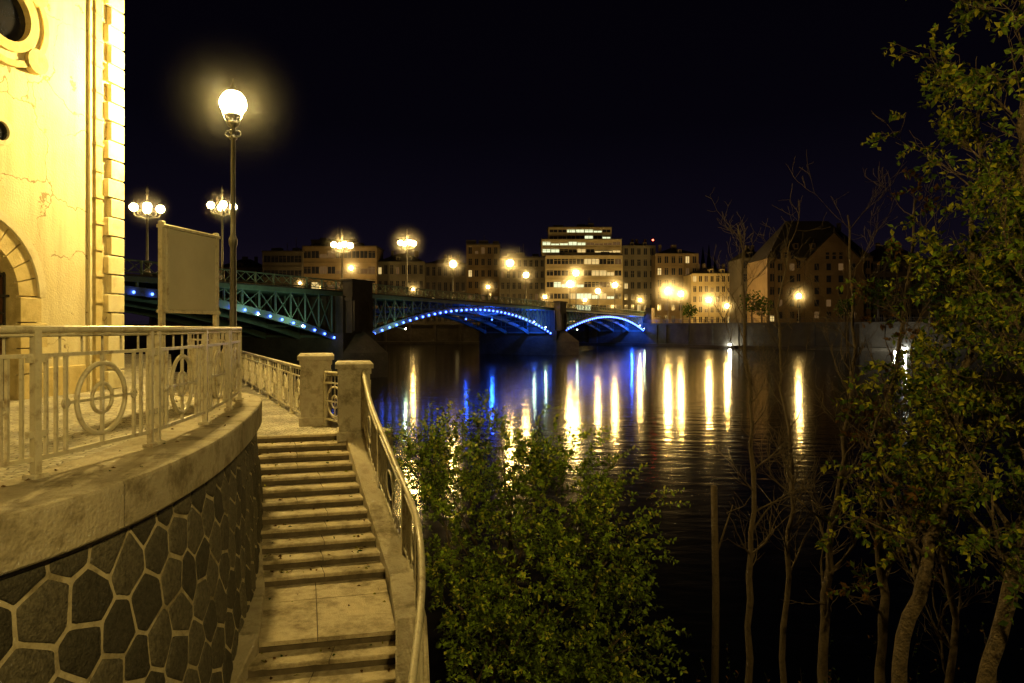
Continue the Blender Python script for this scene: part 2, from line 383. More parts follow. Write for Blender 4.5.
ZT=-0.81
g=MB()
g.prism([(-4.72,12.36),(-3.16,12.76),(-2.5,12.3),(-2.3,13.2),(-3.6,14.6),(-10.9,28.8),(-11.8,28.8),(-15,30.5),(-16,30.5),(-7.1,14.45),(-5.65,12.45)],-6.5,ZT,'pier','cobble'); g.obj('landing_pavement')

# ------------------------------------------------------------ stairs
RI=0.13
Lf=[];Rt=[];lev=[]
for k in range(0,12):
    t=k/12
    Lf.append(Vector((-4.70+1.45*t,12.36-3.38*t,0))); Rt.append(Vector((-3.16+1.48*t,12.76-3.38*t,0))); lev.append(ZT-RI*k)
Lf+= [Vector((-2.84,7.66,0))]; Rt+=[Vector((-1.36,7.98,0))]; lev.append(ZT-RI*12)
for j in range(1,8):
    Lf.append(Vector((-2.84-0.01*j,7.66-0.29*j,0))); Rt.append(Vector((-1.36+0.05*min(j,4),7.98-0.30*j,0))); lev.append(ZT-RI*(12+j))
g=MB(); rnd=random.Random(3)
for k in range(len(lev)):
    if k==0:
        a,b_=Lf[0]+Vector((0,0.5,0)),Rt[0]+Vector((0,0.5,0))
    else: a,b_=Lf[k-1],Rt[k-1]
    c,d=Rt[k],Lf[k]; zz=lev[k]
    f=(d-a).normalized()*0.03
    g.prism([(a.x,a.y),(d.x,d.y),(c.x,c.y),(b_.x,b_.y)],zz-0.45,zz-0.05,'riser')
    cc=rnd.uniform(0.35,0.65) 
    def lp(p,q,t): return p+(q-p)*t
    segs=[0,cc,1] if k!=12 else [0,0.42,1]
    for s0,s1 in zip(segs[:-1],segs[1:]):
        e=0.003 if s1<1 else 0
        P=[lp(a,b_,s0+ (0.003 if s0>0 else 0)),lp(d+f,c+f,s0+(0.003 if s0>0 else 0)),lp(d+f,c+f,s1-e),lp(a,b_,s1-e)]
        if k==12:
            for u0,u1 in ((0,0.33),(0.337,1)):
                Q=[lp(P[0],P[1],u0),lp(P[0],P[1],u1),lp(P[3],P[2],u1),lp(P[3],P[2],u0)]
                g.prism([(q.x,q.y) for q in Q],zz-0.05,zz,'step')
        else:
            K=12; fr=[];tp=[];bk=[]
            for q_ in range(K+1):
                t=q_/K; b0=lp(P[0],P[3],t); f0=lp(P[1],P[2],t); w=rnd.uniform(0,.010)+(0.018 if rnd.random()<.06 else 0)
                f0=f0-f.normalized()*w; bk.append((b0.x,b0.y,zz)); tp.append((f0.x-f.x*.4,f0.y-f.y*.4,zz-rnd.uniform(0,.003))); fr.append(f0)
            vs=bk+tp+[(q.x,q.y,zz-0.013) for q in fr]+[(q.x,q.y,zz-0.05) for q in fr]; n_=K+1; fs=[]
            for r in range(3):
                for i in range(K): fs.append((r*n_+i,(r+1)*n_+i,(r+1)*n_+i+1,r*n_+i+1))
            g.add(vs,fs,'step')
g.obj('stone_stairs')
def kerb(mb,pts,zs,w0,w1,hz,mat,zb=-5.5):
    vs=[];fs=[];n=len(pts)
    for i,p in enumerate(pts):
        t=(pts[min(i+1,n-1)]-pts[max(i-1,0)]).normalized(); nn=Vector((t.y,-t.x,0))
        a=p+nn*w0; b2=p+nn*w1
        vs+=[(a.x,a.y,zb),(a.x,a.y,zs[i]+hz-0.015),((a.x*.93+b2.x*.07),(a.y*.93+b2.y*.07),zs[i]+hz),((b2.x*.93+a.x*.07),(b2.y*.93+a.y*.07),zs[i]+hz),(b2.x,b2.y,zs[i]+hz-0.015),(b2.x,b2.y,zb)]
    for i in range(n-1):
        for j in range(5): fs.append((i*6+j,i*6+j+1,(i+1)*6+j+1,(i+1)*6+j))
    fs.append((0,1,2,3,4,5)); e=(n-1)*6; fs.append(tuple(e+j for j in (5,4,3,2,1,0)))
    mb.add(vs,fs,mat)
def runs(E):
    pts=[E[0]];zs=[lev[0]+0.02]
    for k in range(1,12): pts.append(E[k]);zs.append(lev[k]+0.03)
    back=E[11]+(E[11]-E[10]); pts.append(back);zs.append(lev[12]+0.04)
    pts.append(E[12]);zs.append(lev[12]+0.02)
    for k in range(13,len(lev)): pts.append(E[k]);zs.append(lev[k]+0.03)
    return pts,zs
g=MB(); pts,zs=runs(Rt); kerb(g,pts,zs,-0.0,-0.36,0.10,'coping'); g.obj('stair_side_wall')
g=MB(); pts,zs=runs(Lf); kerb(g,pts,zs,0.0,0.24,0.07,'coping'); g.obj('stair_kerb')
# ------------------------------------------------------------ railings
def ring_panel(mb,a,b_,za,zb,mat='rail',H=1.12,rings=1):
    a=Vector((a[0],a[1],za));b_=Vector((b_[0],b_[1],zb)); d=b_-a; L=d.length; u=d.normalized()
    P=lambda s,h: a+d*s+z*h
    mb.bar(P(0,H-0.2),P(1,H-0.2),0.030,mat)
    mb.bar(P(0,0.15),P(1,0.15),0.034,mat)
    hm=(H-0.2+0.15)/2; R=min((H-0.35)/2-0.07,0.30)
    for r in range(rings):
        cs=(r+0.5)/rings; c=P(cs,hm)
        mb.ring(c,u,z,R,0.022,mat,28,6); mb.ring(c,u,z,R*0.42,0.017,mat,18,6)
        mb.bar(c-z*(hm-0.15),c+z*(H-0.2-hm),0.026,mat)
        mb.bar(c-u*(R+0.12),c+u*(R+0.12),0.024,mat)
        for sg in (-1,1):
            q=c+u*sg*(R+0.12)
            mb.bar(q-z*(hm-0.15),q+z*(H-0.2-hm),0.026,mat)
            mb.ring(q,u,z,0.035,0.012,mat,10,5)
    for sg in (0,1):
        for off in (0.10,0.20):
            s0=off/L if sg==0 else 1-off/L
            if L>1.15: mb.bar(P(s0,0.15),P(s0,H-0.2),0.024,mat)
    for i in range(1,6): mb.bar(P(i/6,H-0.2),P(i/6,H),0.014,mat)
def rpost(mb,p,zz,mat='rail',H=1.12,ang=0,w=0.055):
    mb.box((p[0],p[1],zz+H/2),(w,w,H),mat,ang)
    mb.box((p[0],p[1],zz+0.02),(w*2.2,w*2.2,0.04),mat,ang,0.01)
    for h in (0.3,0.8): mb.box((p[0],p[1],zz+H*h),(w*2.6,w*0.7,0.05),mat,ang)
def railing(name,pts,zs,mat='rail',H=1.12,rings=1,hr=0.030,paired=False):
    mb=MB()
    top=[Vector((p[0],p[1],q+H)) for p,q in zip(pts,zs)]
    cm=catmull(top,8); mb.tube(cm,hr,10,mat)
    mb.tube([v-Vector((0,0,0.045)) for v in cm],0.014,4,mat)
    for i,(p,zz) in enumerate(zip(pts,zs)):
        q=pts[min(i+1,len(pts)-1)];r=pts[max(i-1,0)]; t=Vector((q[0]-r[0],q[1]-r[1])); ang=math.atan2(t.y,t.x); t.normalize()
        if paired and i%2==0 and i>1:
            for e in (-0.07,0.07): rpost(mb,(p[0]+t.x*e,p[1]+t.y*e),zz,mat,H,ang,0.045)
        else: rpost(mb,p,zz,mat,H,ang)
    for i in range(len(pts)-1): ring_panel(mb,pts[i],pts[i+1],zs[i],zs[i+1],mat,H,rings)
    return mb.obj(name)
railing('terrace_railing',[(-6.4,2.9),(-5.2,3.35),(-4.15,3.95),(-3.60,5.16),(-3.46,6.6),(-3.62,8.05),(-3.94,9.5),(-4.33,10.85),(-5.1,11.75),(-5.95,12.6)],[0.01]*10,H=1.13,paired=True)
rp=[(-4.25,14.1)]
d=Vector((-5.75,11.0)).normalized()
for i in range(1,9): rp.append((-4.25+d.x*1.75*i,14.1+d.y*1.75*i))
railing('embankment_railing',rp,[ZT]*len(rp),H=1.12)
def stone_pier(name,c,w,zz,h,ang):
    mb=MB()
    mb.box((c[0],c[1],zz+0.09),(w*1.12,w*1.12,0.18),'pier',ang,0.02)
    mb.box((c[0],c[1],zz+0.18+(h-0.38)/2),(w,w,h-0.38),'pier',ang,0.0)
    mb.box((c[0],c[1],zz+h-0.14),(w*1.08,w*1.08,0.12),'pier',ang,0.015)
    mb.box((c[0],c[1],zz+h-0.04),(w*1.22,w*1.22,0.12),'pier',ang,0.04)
    for k in range(4):
        a=ang+k*math.pi/2; nx,ny=math.cos(a),math.sin(a)
        for off in (w*0.36,-w*0.36):
            mb.box((c[0]+nx*(w/2+0.008)-ny*off,c[1]+ny*(w/2+0.008)+nx*off,zz+0.2+(h-0.42)/2),(0.02,0.05,h-0.62),'pier',a)
    return mb.obj(name)
stone_pier('stone_pier',(-2.95,12.75),0.56,ZT-0.1,1.42,0.25)
stone_pier('stone_pier',(-4.0,13.95),0.58,ZT,1.42,0.25)
railing('landing_railing',[(-3.72,13.62),(-3.2,13.05)],[ZT,ZT],H=1.08,rings=1)
mb=MB(); pts,zs=runs(Rt); cen=[]
n_=len(pts)
for i,p in enumerate(pts):
    t=(pts[min(i+1,n_-1)]-pts[max(i-1,0)]).normalized(); nn=Vector((t.y,-t.x,0)); q=p-nn*0.27; cen.append(Vector((q.x,q.y,zs[i]+0.10)))
cen[0]=Vector((-2.72,12.5,zs[0]+0.12)); cen=catmull([cen[0],cen[4],cen[8],cen[12]+Vector((0,0,0.02)),cen[13],cen[16],cen[-1]],12)
def resample(P,step):
    out=[P[0]];ac=0
    for a,b_ in zip(P[:-1],P[1:]):
        L=(b_-a).length; 
        while ac+L>=step:
            t=(step-ac)/L; a=a+(b_-a)*t; out.append(a.copy()); L=(b_-a).length; ac=0
        ac+=L
    return out
mb.tube([c+z*1.02 for c in cen],0.038,10,'rail'); mb.tube([c+z*0.88 for c in cen],0.016,4,'rail'); mb.tube([c+z*0.12 for c in cen],0.018,4,'rail')
rs=resample(cen,0.125)
for i,c in enumerate(rs):
    if i%13==0: mb.box((c.x,c.y,c.z+0.5),(0.055,0.055,1.04),'rail',0.4)
    elif i%13 in (6,7): 
        if i%13==6:
            t=(rs[min(i+1,len(rs)-1)]-rs[i]).normalized(); mb.ring(c+t*0.06+z*0.5,t,z,0.2,0.016,'rail',20,5)
    else: mb.bar(c+z*0.12,c+z*0.88,0.022,'rail')
mb.obj('stair_railing')

# ------------------------------------------------------------ building on left (villa)
B0=Vector((-7.95,10.5,0)); bu=Vector((0.14,0.99,0)).normalized(); bn=Vector((bu.y,-bu.x,0))
villa=empty('yellow_villa')
def BW(s,zz,o=0): p=B0+bu*s+bn*o; return Vector((p.x,p.y,zz))
S0,S1,ZTOP=-6.0,2.67,11.0
cs,R_in,spr=-0.55,0.92,1.66
mb=MB()
seg=20
arc=[(cs+R_in*math.cos(math.pi*(1-i/seg)),spr+R_in*math.sin(math.pi*(1-i/seg))) for i in range(seg+1)]
def q(mb,pts,mat): mb.add(pts,[tuple(range(len(pts)))],mat)
q(mb,[BW(S0,0),BW(cs-R_in,0),BW(cs-R_in,ZTOP),BW(S0,ZTOP)],'plaster')
q(mb,[BW(cs+R_in,0),BW(S1,0),BW(S1,ZTOP),BW(cs+R_in,ZTOP)],'plaster')
for (a,za),(b_,zb) in zip(arc[:-1],arc[1:]): q(mb,[BW(a,za),BW(b_,zb),BW(b_,ZTOP),BW(a,ZTOP)],'plaster')
jam=[(cs-R_in,0)]+arc+[(cs+R_in,0)]
for (a,za),(b_,zb) in zip(jam[:-1],jam[1:]): q(mb,[BW(a,za),BW(b_,zb),BW(b_,zb,-0.2),BW(a,za,-0.2)],'trim')
q(mb,[BW(S1,0),BW(S1,0,-8),BW(S1,ZTOP,-8),BW(S1,ZTOP)],'plaster')
q(mb,[BW(S0,0),BW(S0,0,-8),BW(S0,ZTOP,-8),BW(S0,ZTOP)],'plaster')
q(mb,[BW(S0,0,-8),BW(S1,0,-8),BW(S1,ZTOP,-8),BW(S0,ZTOP,-8)],'plaster')
mb.obj('walls',villa)
angB=math.atan2(bu.y,bu.x)
mb=MB()
def archband(mb,r0,r1,o,mat,a0=0,a1=math.pi,n=24,c=(cs,spr),gap=0):
    for i in range(n):
        t0=a0+(a1-a0)*i/n+gap; t1=a0+(a1-a0)*(i+1)/n-gap
        P=[(r0,t0),(r1,t0),(r1,t1),(r0,t1)]
        pp=[(c[0]+r*math.cos(t),c[1]+r*math.sin(t)) for r,t in P]
        vs=[BW(a,b_,-0.01) for a,b_ in pp]+[BW(a,b_,o) for a,b_ in pp]
        mb.add(vs,[(4,5,6,7),(0,1,5,4),(1,2,6,5),(2,3,7,6),(3,0,4,7)],mat)
archband(mb,R_in,R_in+0.36,0.06,'trim',n=13,gap=0.010)
archband(mb,R_in+0.36,R_in+0.50,0.10,'quoin',n=24)
for sg in (-1,1):
    for j in range(4):
        w=0.52 if j%2==0 else 0.40
        c=BW(cs+sg*(R_in+w/2),0.2,0.04); mb.box((c.x,c.y,0.205+0.413*j),(w,0.10,0.395),'trim',angB,0.015)
mb.obj('door_surround',villa)
mb=MB()
q(mb,[BW(cs-1.1,0,-0.19),BW(cs+1.1,0,-0.19),BW(cs+1.1,3,-0.19),BW(cs-1.1,3,-0.19)],'door')
for i in range(-4,5):
    c=BW(cs+i*0.21,0,-0.13); h=spr+math.sqrt(max(0,R_in**2-(i*0.21)**2)); mb.bar((c.x,c.y,0),(c.x,c.y,h),0.03,'iron')
for zz in (0.4,1.0,spr,2.0): mb.bar(BW(cs-R_in,zz,-0.13),BW(cs+R_in,zz,-0.13),0.035,'iron')
for i in range(-3,4): mb.ring(BW(cs+i*0.25,1.3,-0.12),bu,Vector((0,0,1)),0.1,0.012,'iron',12,4)
mb.obj('door',villa)
mb=MB(); wc=(0.12,6.05)
archband(mb,0.0001,0.42,0.015,'glassd',0,2*math.pi,24,wc)
archband(mb,0.42,0.58,0.12,'trim',0,2*math.pi,28,wc)
archband(mb,0.58,0.70,0.06,'quoin',0,2*math.pi,28,wc)
archband(mb,0.70,0.80,0.10,'trim',0,2*math.pi,28,wc)
for a in (math.pi*1.25,math.pi*1.75,math.pi*0.25,math.pi*.75):
    archband(mb,0.0001,0.2,0.13,'trim',0,2*math.pi,14,(wc[0]+0.78*math.cos(a),wc[1]+0.78*math.sin(a)))
mb.obj('round_window',villa)
mb=MB(); wc=(0.05,4.2)
archband(mb,0.0001,0.15,0.015,'glassd',0,2*math.pi,20,wc); archband(mb,0.15,0.22,0.06,'quoin',0,2*math.pi,20,wc)
mb.obj('oval_window',villa)
mb=MB()
zq=0.0;i=0
while zq<ZTOP-0.3:
    h=0.36; w=0.42 if i%2==0 else 0.34
    c=BW(S1-w/2+0.03,0,0.03); mb.box((c.x,c.y,zq+h/2),(w,0.14,h-0.025),'quoin',angB,0.02)
    zq+=h;i+=1
c=BW(S1-0.60,0,0.03); mb.box((c.x,c.y,ZTOP/2),(0.16,0.10,ZTOP),'trim',angB)
c=BW(S1-0.76,0,0.02); mb.box((c.x,c.y,ZTOP/2),(0.05,0.06,ZTOP),'quoin',angB)
zq=0.2
while zq<ZTOP: 
    c=BW(S1-0.60,0,0.05); mb.box((c.x,c.y,zq),(0.19,0.10,0.05),'trim',angB); zq+=0.48
mb.obj('corner_quoins',villa)
mb=MB()
c=BW((cs+R_in+0.54+S1-0.9)/2,0,0.03); mb.box((c.x,c.y,0.25),(S1-0.9-(cs+R_in+0.54),0.07,0.5),'trim',angB,0.02)
mb.box((BW((S0+S1)/2,0,-4).x,BW((S0+S1)/2,0,-4).y,ZTOP+0.2),(S1-S0+0.8,8.8,0.4),'roof',angB)
mb.obj('plinth_and_roof',villa)

# ------------------------------------------------------------ notice board
mb=MB()
a=Vector((-5.13,10.0,0));b_=Vector((-4.90,11.3,0)); d=(b_-a); L=d.length; ang=math.atan2(d.y,d.x); u=d.normalized(); mid=(a+b_)/2
for p in (a,b_): mb.box((p.x,p.y,1.36),(0.07,0.07,2.72),'rail',ang,0.01)
mb.box((mid.x,mid.y,2.02),(L-0.06,0.10,1.20),'board',ang,0.01)
for zz in (1.40,2.65): mb.box((mid.x,mid.y,zz),(L+0.06,0.13,0.05),'rail',ang,0.01)
for p in (a+u*0.06,b_-u*0.06): mb.box((p.x,p.y,2.02),(0.05,0.125,1.22),'rail',ang)
mb.obj('notice_board')

# ------------------------------------------------------------ lamps
WC=(1.0,0.69,0.185); BC=(1.0,0.60,0.15)
def near_lamp(name,base,zl,watt,r=0.2,mist=0):
    e=empty(name); H=zl-base[2]
    mb=MB()
    mb.lathe(base,[(0.24,0),(0.24,0.12),(0.19,0.16),(0.17,0.5),(0.2,0.55),(0.14,0.62),(0.10,0.9),(0.13,0.95),(0.075,1.02),(0.06,H*0.55),(0.085,H*0.56),(0.085,H*0.575),(0.05,H*0.59),(0.042,H-0.75),(0.08,H-0.72),(0.08,H-0.68),(0.04,H-0.64),(0.04,H-0.50),(0.11,H-0.44),(0.13,H-0.38),(0.07,H-0.34),(0.07,H-0.29),(0.14,H-0.25),(0.15,H-0.22)],'pole',16)
    c=Vector((base[0],base[1],zl))
    for k in range(6):
        t=2*math.pi*k/6; u=Vector((math.cos(t),math.sin(t),0))
        mb.tube([c-z*0.40+u*0.06,c-z*0.34+u*0.16,c-z*0.24+u*0.2,c-z*0.12+u*0.24],0.011,5,'pole')
    for k in range(4):
        t=2*math.pi*k/4; u=Vector((math.cos(t),math.sin(t),0))
        mb.ring(c-z*0.62+u*0.1,u,z,0.06,0.01,'pole',12,5)
    mb.lathe(c,[(0.13,r*0.86),(0.16,r*0.92),(0.10,r*1.12),(0.04,r*1.3),(0.05,r*1.4),(0.02,r*1.55),(0.005,r*2.0)],'pole',14)
    mb.obj('post',e)
    mb=MB(); mb.sphere(c,r,'glowN',16,10); mb.obj('globe',e)
    bulb(c,r*0.9,watt,WC,e)
    if mist: haloball(c,mist,'haloN',e)
    return e
near_lamp('street_lamp',(-5.72,14.0,ZT),5.75,4300,0.26,mist=1.8)
def bridge_lamp(name,base,zl,multi=False,watt=2600,r=0.36,ang=0.0,mist=3.0,col=BC,glow='glowB'):
    e=empty(name); H=zl-base[2]; mb=MB(); base=Vector(base)
    mb.lathe(base,[(0.32,0),(0.32,0.3),(0.22,0.4),(0.18,1.0),(0.22,1.05),(0.11,1.2),(0.08,max(1.3,H-1.0)),(0.13,max(1.35,H-0.95)),(0.08,max(1.4,H-0.85)),(0.06,max(1.45,H-0.3)),(0.14,max(1.5,H-0.25))] if H>1.6 else [(0.12,0),(0.08,0.1),(0.06,H)],'pole',10)
    c=base+z*H; gb=MB()
    if multi:
        mb.lathe(base,[(0.08,H-0.3),(0.06,H+1.0),(0.14,H+1.1),(0.05,H+1.2),(0.12,H+1.4),(0.02,H+1.9)],'pole',8)
        for k in range(4):
            t=ang+2*math.pi*k/4; u=Vector((math.cos(t),math.sin(t),0)); R=0.95
            mb.tube([c-z*0.9,c-z*0.75+u*R*.5,c-z*0.7+u*R*0.9,c-z*0.45+u*R,c-z*0.2+u*R],0.045,5,'pole')
            mb.ring(c-z*0.45+u*R*0.45,u,z,0.22,0.03,'pole',12,4)
            gb.sphere(c+u*R,r*0.9,glow,10,7); mb.lathe(c+u*R+z*r*0.8,[(0.14,0),(0.08,0.1),(0.01,0.3)],'pole',6)
            bulb(c+u*R,r*0.8,watt/3,col,e)
    else:
        gb.sphere(c,r,glow,10,7); mb.lathe(c+z*r*0.9,[(0.16,0),(0.1,0.12),(0.01,0.4)],'pole',6)
        bulb(c,r*0.9,watt,col,e)
    mb.obj('post',e); gb.obj('globe',e)
    if mist: haloball(c,mist,'haloF',e)
near_lamp('street_lamp',(3.2,-2.2,-0.6),5.4,3100)

# ------------------------------------------------------------ bridge
BO=Vector((-29.9,52.0,0)); bd=Vector((0.400,0.9165,0)).normalized(); bw=Vector((-bd.y,bd.x,0))
def BP(s,w,zz): p=BO+bd*s+bw*w; return Vector((p.x,p.y,zz))
def s_of(px,w=0):
    r=(px-512)/F; O=BO+bw*w
    return (r*O.y-O.x)/(bd.x-r*bd.y)
angD=math.atan2(bd.y,bd.x)
bridge=empty('arch_bridge')
def sbox(mb,s0,s1,w0,w1,z0,z1,mat,bev=0):
    c=BP((s0+s1)/2,(w0+w1)/2,0); mb.box((c.x,c.y,(z0+z1)/2),(s1-s0,w1-w0,z1-z0),mat,angD,bev)
sE=s_of(645); P1=s_of(351); P2=s_of(556); P0=-36
ZD=5.3; WB=15.0
mb=MB()
sbox(mb,-75,sE+14,0,WB,4.75,ZD-0.12,'steel')
sbox(mb,-75,sE+14,-0.25,2.4,ZD-0.12,ZD+0.02,'bstone'); sbox(mb,-75,sE+14,WB-2.4,WB+0.25,ZD-0.12,ZD+0.02,'bstone')
sbox(mb,-75,sE+14,2.4,WB-2.4,ZD-0.119,ZD-0.11,'asphalt')
mb.obj('deck',bridge)
mb=MB()
for w in (-0.1,WB+0.1):
    a_=BP(-75,w,ZD+1.1); b2=BP(sE+14,w,ZD+1.1); mb.bar(a_,b2,0.12,'steel'); mb.bar(BP(-75,w,ZD+0.2),BP(sE+14,w,ZD+0.2),0.08,'steel')
    s=-75.0
    while s<sE+14:
        mb.bar(BP(s,w,ZD),BP(s,w,ZD+1.15),0.14,'steel')
        if w<0:
            mb.bar(BP(s,w,ZD+0.2),BP(s+1.2,w,ZD+1.1),0.05,'steel'); mb.bar(BP(s+1.2,w,ZD+0.2),BP(s,w,ZD+1.1),0.05,'steel')
            mb.bar(BP(s+1.2,w,ZD+0.2),BP(s+2.4,w,ZD+1.1),0.05,'steel'); mb.bar(BP(s+2.4,w,ZD+0.2),BP(s+1.2,w,ZD+1.1),0.05,'steel')
        s+=2.4
mb.obj('parapet_railing',bridge)
mb=MB(); led=MB(); fl=MB()
for (sa,sb) in ((P0+3,P1-3),(P1+3,P2-3.2),(P2+3.2,sE-1)):
    half=(sb-sa)/2; mid=(sa+sb)/2; z0=0.2; rise=3.95
    zf=lambda s: z0+rise*(1-((s-mid)/half)**2)
    n=36
    for w in (0.35,5,10,WB-0.35):
        pts=[BP(sa+(sb-sa)*i/n,w,zf(sa+(sb-sa)*i/n)) for i in range(n+1)]
        vs=[];fs=[]
        for i,p in enumerate(pts):
            for dw,dz in ((-0.22,-0.35),(0.22,-0.35),(0.22,0.35),(-0.22,0.35)): vs.append(p+bw*dw+z*dz)
        for i in range(n):
            for k in range(4): fs.append((i*4+k,i*4+(k+1)%4,(i+1)*4+(k+1)%4,(i+1)*4+k))
        mb.add(vs,fs,'steel')
        ns=int((sb-sa)/2.1)
        for i in range(ns+1):
            s=sa+(sb-sa)*i/ns; s2=sa+(sb-sa)*(i+1)/ns
            zz=zf(s)
            if zz<4.3: mb.bar(BP(s,w,zz),BP(s,w,4.75),0.16,'steel')
            if i<ns and min(zz,zf(s2))<3.7 and w<1:
                mb.bar(BP(s,w,zz+.3),BP(s2,w,4.7),0.09,'steel'); mb.bar(BP(s2,w,zf(s2)+.3),BP(s,w,4.7),0.09,'steel')
    for i in range(0,n+1,3):
        s=sa+(sb-sa)*i/n; mb.bar(BP(s,0.35,zf(s)),BP(s,WB-0.35,zf(s)),0.25,'steel')
    nl=int((sb-sa)/1.6)
    for i in range(nl+1):
        s=sa+(sb-sa)*i/nl; led.sphere(BP(s,0.0,zf(s)-0.1),0.115+0.0006*max(0,s),'led',6,4)
    for s,wt in ((sa+6,110),(sb-7,190),(sb-13,150)):
        c=BP(s,-1.6,zf(s)-0.5); fl.sphere(c,0.08,'glowW',6,4); mb.bar(BP(s,-1.6,zf(s)-0.6),BP(s,0.35,zf(s)-0.2),0.06,'steel')
        bulb(c,0.15,wt,(0.62,1.0,0.60),bridge)
for px,wt in ((466,350),(492,1500),(534,2200),(632,6500)):
    s=s_of(px,3.0); c=BP(s,3.0,2.6); fl.sphere(c,0.12,'led',6,4); mb.bar(BP(s,3.0,2.7),BP(s,3.0,4.76),0.08,'steel'); bulb(c,0.2,wt,(0.015,0.10,1.0),bridge)  # blue lamps added under the deck to make the blue streaks on the water
mb.obj('arch_ribs_and_spandrels',bridge); led.obj('led_lights',bridge); fl.obj('floodlights',bridge)
mb=MB()
for P in (P0,P1,P2):
    sbox(mb,P-3,P+3,-1.2,WB+1.2,-8,0.6,'bstone'); sbox(mb,P-2.4,P+2.4,-0.7,WB+0.7,0.6,4.74,'bstone')
    for w0,w1 in ((-1.6,-0.3),(WB+0.3,WB+1.6)):
        sbox(mb,P-1.9,P+1.9,w0,w1,0.6,ZD+1.1,'bstone'); sbox(mb,P-2.2,P+2.2,w0-0.2,w1+0.2,ZD+1.1,ZD+1.4,'bstone',0.1)
        sbox(mb,P-2.1,P+2.1,w0-0.1,w1+0.1,4.2,4.6,'bstone')
        for sg in (-1.4,1.4): sbox(mb,P+sg-0.35,P+sg+0.35,w0-0.18,w0,0.8,4.2,'bstone') if w0<0 else None
    a=BP(P-3,-1.2,0);b2=BP(P+3,-1.2,0);c=BP(P,-5.0,0); t=BP(P,-1.2,1.6)
    mb.add([(a.x,a.y,-8),(b2.x,b2.y,-8),(c.x,c.y,-8),(a.x,a.y,-1.6),(b2.x,b2.y,-1.6),(c.x,c.y,-1.6),(t.x,t.y,1.2)],[(0,2,5,3),(2,1,4,5),(3,5,6),(5,4,6)],'bstone')
sbox(mb,sE-1,sE+22,-2,WB+2,-8,4.74,'bstone'); sbox(mb,sE-1.5,sE+3,-2.4,-0.4,-8,ZD+2.2,'bstone'); sbox(mb,sE-1.5,sE+3,WB+.4,WB+2.4,-8,ZD+2.2,'bstone')
sbox(mb,-80,P0-2,-1,WB+1,-8,4.74,'bstone')
mb.obj('stone_piers',bridge)

def on_bridge(px,py,multi=False,**k):
    s=s_of(px,0.8); p=BP(s,0.8,0); zl=CZ+(HZ-py)/F*p.y
    bridge_lamp('bridge_lamp',(p.x,p.y,ZD),zl,multi,ang=0.5,**k)
on_bridge(147,208,True,mist=2.2,watt=1500); on_bridge(222,206,True,mist=2.2,watt=1500)
on_bridge(342,245,True,mist=2.8,watt=3000);on_bridge(407,243,True,mist=3.2,watt=3600);on_bridge(453,264,r=.5,mist=3.2);on_bridge(510,263,r=.6,mist=4.5,watt=4500);on_bridge(526,275,r=.5,mist=3.5);on_bridge(570,284,r=.7,mist=5,watt=4500);on_bridge(576,273,r=.65,mist=5,watt=4500);on_bridge(598,291,r=.6,mist=4.5);on_bridge(615,285,r=.65,mist=5,watt=4500)
def at(px,py,Y,zb,r=0.3,nm='street_lamp',mist=5,watt=4500,**k):
    p=W(px,py,Y); bridge_lamp(nm,(p.x,p.y,zb),p.z,False,watt,r,0,mist,**k)
at(668,291,214,2.2,0.85,mist=8,watt=16000); at(681,294,216,2.2,0.8,mist=6,watt=8000); at(709,300,212,2.2,0.75,mist=7,watt=9000); at(727,306,208,2.2,0.6,mist=5,watt=4500); at(799,296,180,2.2,0.6,mist=5.5,watt=5200)
at(413,289,232,2.2,.5,mist=5,watt=3500); at(488,287,236,2.2,.5,mist=5,watt=4000); at(545,297,240,2.2,.5,mist=4,watt=4500); at(351,268,244,2.2,0.7,mist=7,watt=6000); at(300,283,240,2.2,.4,mist=4,watt=2500); at(640,300,224,2.2,.5,mist=5,watt=4500)
at(585,300,238,2.2,.5,mist=4,watt=5000)
at(730,345,184,-3.55,0.36,mist=3.5,watt=2300,col=(1,.95,.7),glow='glowW'); at(905,349,155,-3.55,0.36,mist=3.5,watt=2200,col=(1,.98,.8),glow='glowW'); at(895,352,152,-3.55,0.22,mist=0,watt=600,col=(1,.98,.8),glow='glowW')

